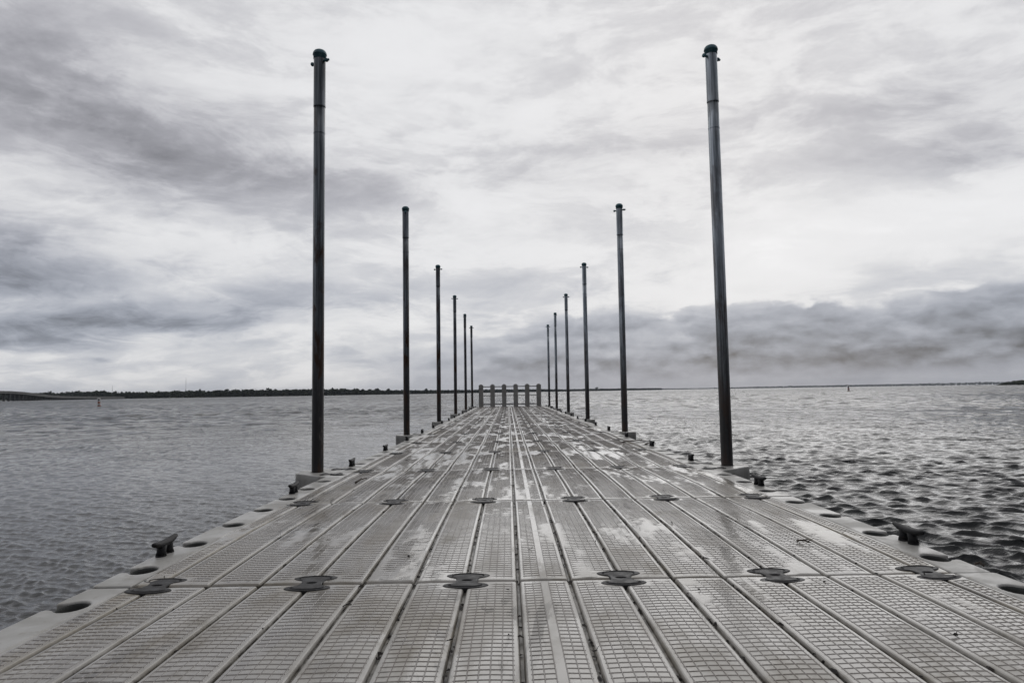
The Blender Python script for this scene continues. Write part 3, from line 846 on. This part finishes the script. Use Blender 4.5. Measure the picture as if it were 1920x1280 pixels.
# ------------------------------------------------------------------ buoys
def solid(name, col, rough=.45): return plain(name, col, rough, .12, 6.)
M_WHITE = solid('buoy_white', (.62, .60, .58)); M_ORG = solid('buoy_orange', (.30, .085, .04)); M_BLK = solid('buoy_dark', (.03, .03, .03))
def buoy(px, py, d, hgt, label, wr):
    p = at_dist(px, py, d); s = hgt
    r = empty('buoy', (p.x, p.y, WZ)); r.scale = (s, s, s); r.rotation_euler = (.03, -.04, 0)
    tag(r, label, 'buoy', 'marker buoys out on the water')
    w = wr
    def pt(nm, prof, m):
        bm = bmesh.new(); add_lathe(bm, prof, 20); part(nm, bm_mesh(nm, bm, m, True), r)
    pt('float_collar', [(0, -.3), (w*1.1, -.28), (w*1.3, -.02), (w*1.25, .08), (w, .16)], M_ORG)
    pt('white_band', [(w, .16), (w*.95, .38)], M_WHITE)
    pt('orange_band', [(w*.95, .38), (w*.8, .42), (w*.78, .58)], M_ORG)
    pt('mast_band', [(w*.78, .58), (w*.74, .74)], M_WHITE)
    pt('dark_neck', [(w*.6, .74), (w*.6, .86)], M_BLK)
    pt('light_top', [(w*1.0, .86), (w*1.05, .89), (w*1.0, .96), (w*.5, 1.0), (0, 1.0)], M_WHITE)
buoy(186, 755, 92, 1.10, 'white and orange marker buoy on the left, in front of the low bridge', .17)
buoy(1591, 728, 160, 1.35, 'small reddish marker buoy far out on the right', .17)

# ------------------------------------------------------------------ far shore
M_TREE = None
def tree_material(name, a, b):
    m, bs = new_mat(name); P, N = wpos(); n = noise(P, .09, 4., .65); n2 = noise(P, .9, 3., .6)
    put(bs.inputs['Base Color'], rgbmix(smooth(n*.6+n2*.4, .38, .62), c4(*a), c4(*b))); put(bs.inputs['Roughness'], .9); put(bs.inputs['Specular IOR Level'], .15)
    return m
M_TREE = tree_material('dark_broadleaf_foliage', (.012, .017, .010), (.045, .055, .026))
M_TREE2 = tree_material('mixed_green_foliage', (.02, .028, .012), (.07, .08, .03))
M_TRUNK = plain('tree_bark', (.05, .045, .04), .9)
M_SHORE = plain('grassy_bank', (.11, .11, .07), .9, .3, .02)
M_CONC = plain('weathered_concrete', (.15, .148, .142), .8, .2, .3)
M_CONCD = plain('concrete_piers', (.10, .10, .097), .8, .2, .3)
def clump_crown(V, F, c, rx, ry, rz, n, s, rg):
    """many small leaf-clump facets through a crown volume"""
    for i in range(n):
        while True:
            q = Vector((rg.uniform(-1, 1), rg.uniform(-1, 1), rg.uniform(-1, 1)))
            if .25 < q.length < 1: break
        p = Vector((c[0]+q.x*rx, c[1]+q.y*ry, c[2]+q.z*rz))
        ss = s*rg.uniform(.6, 1.4); b = len(V)
        a = Vector((rg.gauss(0, 1), rg.gauss(0, 1), rg.gauss(0, 1))).normalized(); t = a.cross(Vector((.3, .2, .9))).normalized(); u = a.cross(t)
        for k in range(5):
            an = 2*math.pi*k/5+rg.uniform(-.3, .3); V.append(tuple(p+(t*math.cos(an)+u*math.sin(an))*ss*rg.uniform(.7, 1.2)+a*rg.uniform(-.2, .2)*ss))
        F.append((b, b+1, b+2, b+3, b+4))
def woodland(name, pts, label, mat, dens=1., seed=1, thick=40, per=26):
    """pts: (px, waterline py, top py, distance)"""
    rg = random.Random(seed); V, F = [], []
    P3 = []
    for px, pw, pt, d in pts:
        v = ray(px, pw); k = d; P3.append((Vector((v.x*k, v.y*k)), d, pt, px, pw))
    total = 0
    for (A, da, ta, xa, wa), (B, db, tb, xb, wb) in zip(P3, P3[1:]):
        ln = (B-A).length; h0 = (wa-ta)/FPX*da; h1 = (wb-tb)/FPX*db
        n = max(2, int(ln/(max(h0, h1)*.45)*dens))
        for i in range(n):
            t = (i+rg.random())/n; p = A.lerp(B, t); h = (h0+(h1-h0)*t)*rg.uniform(.84, 1.06)
            if rg.random() < .12: h *= rg.uniform(1.03, 1.16)
            back = rg.random()**1.5*thick; dr = p.normalized()
            p = p+dr*back; r = h*rg.uniform(.36, .62)
            clump_crown(V, F, (p.x, p.y, WZ+h-r*.8), r, r, r*.8, per, h*.17, rg)
            clump_crown(V, F, (p.x, p.y, WZ+h*.38), r*1.25, r*1.25, h*.40, int(per*.8), h*.18, rg)
    o = link(name, mesh_from(name, V, F, mat)); tag(o, label, 'woodland', kind='stuff'); return o
def bank(name, pts, label, back=260, h=.8):
    V, F = [], []
    for px, pw, pt, d in pts:
        v = ray(px, pw); p = Vector((v.x*d, v.y*d)); q = p+p.normalized()*back
        V += [(p.x, p.y, WZ-.6), (p.x*1.004, p.y*1.004, WZ+h*.6), (p.x*1.02, p.y*1.02, WZ+h), (q.x, q.y, WZ+h)]
    n = len(pts)
    for i in range(n-1):
        for k in range(3): F.append((i*4+k, i*4+4+k, i*4+5+k, i*4+1+k))
    o = link(name, mesh_from(name, V, F, M_SHORE)); tag(o, label, kind='structure'); return o
left = [(-260, 750, 735, 1250), (60, 747, 737, 1200), (100, 746.5, 735.5, 1150), (150, 746, 734, 1130), (185, 746, 733.5, 1120), (240, 745, 735, 1100), (300, 744.5, 734.5, 1050), (330, 744, 732.5, 1040),
        (400, 743.5, 731.8, 1020), (480, 742.8, 730.6, 1000), (560, 741.8, 729.4, 1000), (640, 740.5, 729, 1030), (720, 739.2, 731, 1080), (800, 738, 731.5, 1200), (880, 736.8, 731, 1400),
        (940, 736, 730.3, 1600), (1010, 735, 730, 1800), (1060, 734, 730, 2000), (1120, 733.5, 729.6, 2200), (1180, 732.5, 729, 2500), (1240, 731.5, 728.3, 2800)]
woodland('shore_woodland', left, 'dark wooded shoreline behind the dock end and left of it', M_TREE, 2.6, 4, 40, 26)
bank('shore_bank', left, 'low grassy bank under the left shoreline trees')
farp = [(1180, 732, 728.6, 4800), (1300, 728, 725.8, 5000), (1450, 725, 721.6, 5200), (1600, 722, 718.2, 5300), (1750, 719, 714.8, 5300), (1900, 715.5, 710.6, 5300), (2150, 711, 706, 5000)]
woodland('distant_woodland', farp, 'faint blue-grey wooded shore along the right horizon', M_TREE, 1.1, 9, 60, 14)
bank('distant_bank', farp, 'far low shore on the right horizon')
spit = [(1868, 713.6, 712.6, 1150), (1880, 713.4, 709.6, 1150), (1900, 713, 706.8, 1140), (1920, 712.6, 705.6, 1120), (1980, 712, 701, 1100), (2120, 710, 698, 1080)]
woodland('point_woodland', spit, 'green wooded point at the right edge of the photo', M_TREE2, 1.3, 12, 30, 30)
bank('wooded_point', spit, 'low wooded point of land at the right edge', 160, .6)

def tree(px, pw, pt, d, wpx, label):
    rg = random.Random(px); v = ray(px, pw); p = Vector((v.x*d, v.y*d)); h = (pw-pt)/FPX*d; w = wpx/FPX*d/2
    r = empty('broadleaf_tree', (p.x, p.y, WZ)); tag(r, label, 'tree', 'taller trees above the far shoreline')
    bm = bmesh.new(); add_tube(bm, [(0, 0, 0), (.1, 0, h*.4), (0, .1, h*.85)], [h*.035, h*.025, h*.008], 7)
    for k in range(4):
        a = k*1.6; add_tube(bm, [(0, 0, h*(.4+.08*k)), (math.cos(a)*w*.6, math.sin(a)*w*.6, h*(.6+.08*k))], [h*.014, h*.005], 5)
    part('trunk', bm_mesh('trunk', bm, M_TRUNK), r)
    V, F = [], []
    for k in range(7):
        a = rg.uniform(0, 6.28); rr = w*rg.uniform(.1, .6)
        clump_crown(V, F, (math.cos(a)*rr, math.sin(a)*rr, h*rg.uniform(.6, .88)), w*.5, w*.5, h*.16, 60, w*.13, rg)
    part('crown', mesh_from('crown', V, F, M_TREE), r)
tree(707, 739.5, 727.6, 1050, 9, 'taller rounded tree on the far shore just left of the second left pile')
tree(728, 739, 727.6, 1060, 7, 'taller tree on the far shore nearly behind the second left pile')
tree(798, 738, 728.2, 1150, 8, 'single taller tree on the far shore between the second and third left piles')
tree(1119, 733.5, 726.6, 2100, 7, 'small taller tree on the far shore between two right-hand piles')

# masts
def mast(px, pw, pt, d, label):
    v = ray(px, pw); p = Vector((v.x*d, v.y*d)); h = (pw-pt)/FPX*d
    r = empty('radio_mast', (p.x, p.y, WZ)); tag(r, label, 'mast', 'thin masts behind the far shore')
    bm = bmesh.new(); w = .28
    for a in range(3):
        x, y = math.cos(a*2.094)*w, math.sin(a*2.094)*w
        add_tube(bm, [(x, y, 0), (x*.8, y*.8, h*.9)], .07, 4)
    for i in range(int(h/1.2)):
        z = i*1.2
        for a in range(3):
            b = (a+1) % 3
            if z+1.2 < h*.9: add_tube(bm, [(math.cos(a*2.094)*w, math.sin(a*2.094)*w, z), (math.cos(b*2.094)*w*.95, math.sin(b*2.094)*w*.95, z+1.2)], .04, 3)
    part('lattice', bm_mesh('lattice', bm, M_RAIL), r)
    bm = bmesh.new(); add_tube(bm, [(0, 0, h*.86), (0, 0, h)], .09, 5); add_box(bm, -.5, .5, -.1, .1, h*.93, h*.95)
    part('aerial', bm_mesh('aerial', bm, M_RAIL), r)
mast(210, 745, 724, 1250, 'short radio mast rising behind the trees near the bridge end')
mast(348, 744, 710, 1500, 'tall thin radio mast rising behind the trees on the left')
mast(861, 737, 724.5, 1450, 'small mast above the far trees between the left-hand piles')

# bridge
def bridge():
    pth = [(-150, 750, 737, 560), (-60, 750, 733.5, 600), (0, 748.6, 733.0, 640), (20, 748.5, 733.4, 655), (45, 748, 734.5, 675), (70, 747.6, 737.0, 700), (95, 747, 739.2, 730), (120, 746.8, 740.6, 765), (160, 746.2, 741.2, 830), (200, 745.8, 741.6, 900), (233, 745.3, 741.9, 960)]
    P = []
    for px, pw, pt, d in pth:
        v = ray(px, pw); P.append((v.x*d, v.y*d, WZ+(pw-pt)/FPX*d))
    # resample
    seg = []; 
    for A, B in zip(P, P[1:]):
        n = max(1, int(math.dist(A[:2], B[:2])/6))
        for i in range(n): t = i/n; seg.append(tuple(A[k]+(B[k]-A[k])*t for k in range(3)))
    seg.append(P[-1])
    r = empty('road_bridge', (P[-1][0], P[-1][1], WZ)); tag(r, 'long low concrete road bridge on many piers at the left horizon', 'bridge')
    ox, oy, oz = r.location
    W = 9.
    def strip(nm, mat, z0, z1, o0, o1):
        V, F = [], []
        for i, (x, y, z) in enumerate(seg):
            a = seg[max(0, i-1)]; b = seg[min(len(seg)-1, i+1)]; dx, dy = b[0]-a[0], b[1]-a[1]; l = math.hypot(dx, dy); nx, ny = -dy/l, dx/l
            for o_, zz in ((o0, z0), (o1, z0), (o1, z1), (o0, z1)): V.append((x+nx*o_-ox, y+ny*o_-oy, max(z+zz, WZ+.3)-oz))
        for i in range(len(seg)-1):
            for k in range(4): F.append((i*4+k, i*4+(k+1) % 4, i*4+4+(k+1) % 4, i*4+4+k))
        F.append((0, 1, 2, 3)); e = (len(seg)-1)*4; F.append((e+3, e+2, e+1, e))
        part(nm, mesh_from(nm, V, F, mat), r)
    strip('road_deck', M_CONC, -1.9, -.85, -.1, W+.1)
    strip('parapet', M_CONC, -.85, 0., -.15, .15); strip('parapet', M_CONC, -.85, 0., W-.15, W+.15)
    for i in range(0, len(seg)-1, 1):
        x, y, z = seg[i]
        if z-1.9 < WZ+.45: continue
        a = seg[max(0, i-1)]; b = seg[i+1]; dx, dy = b[0]-a[0], b[1]-a[1]; l = math.hypot(dx, dy); nx, ny = -dy/l, dx/l
        bm = bmesh.new()
        for o_ in (.8, W/2, W-.8):
            cx, cy = x+nx*o_-ox, y+ny*o_-oy; add_prism(bm, [(cx+.5*math.cos(t), cy+.5*math.sin(t)) for t in [i_*math.pi/4 for i_ in range(8)]], -1., z-2.2-oz)
        c0, c1 = (x-ox, y-oy), (x+nx*W-ox, y+ny*W-oy); tx, ty = dx/l*.5, dy/l*.5
        add_prism(bm, [(c0[0]-tx, c0[1]-ty), (c1[0]-tx, c1[1]-ty), (c1[0]+tx, c1[1]+ty), (c0[0]+tx, c0[1]+ty)], z-2.2-oz, z-1.905-oz)
        part('pier', bm_mesh('pier', bm, M_CONCD), r)
bridge()

# ------------------------------------------------------------------ haze
def haze():
    m = bpy.data.materials.new('haze'); m.use_nodes = True; E.nt = m.node_tree; E.nt.nodes.clear()
    o = node('ShaderNodeOutputMaterial'); v = node('ShaderNodeVolumePrincipled')
    v.inputs['Color'].default_value = (.84, .92, 1., 1.); v.inputs['Density'].default_value = HAZE; v.inputs['Anisotropy'].default_value = .0
    E.nt.links.new(v.outputs[0], o.inputs['Volume'])
    bm = bmesh.new(); add_box(bm, -7000, 7000, -400, 6500, WZ-3.5, 60)
    ob = link('haze', bm_mesh('haze', bm, m)); tag(ob, 'thin pale haze over the water', kind='stuff')
HAZE = 7e-5
haze()
for o in list(COL.objects):
    if o.parent is None and o.type in ('MESH', 'EMPTY') and 'kind' not in o and 'category' not in o: print('untagged', o.name)
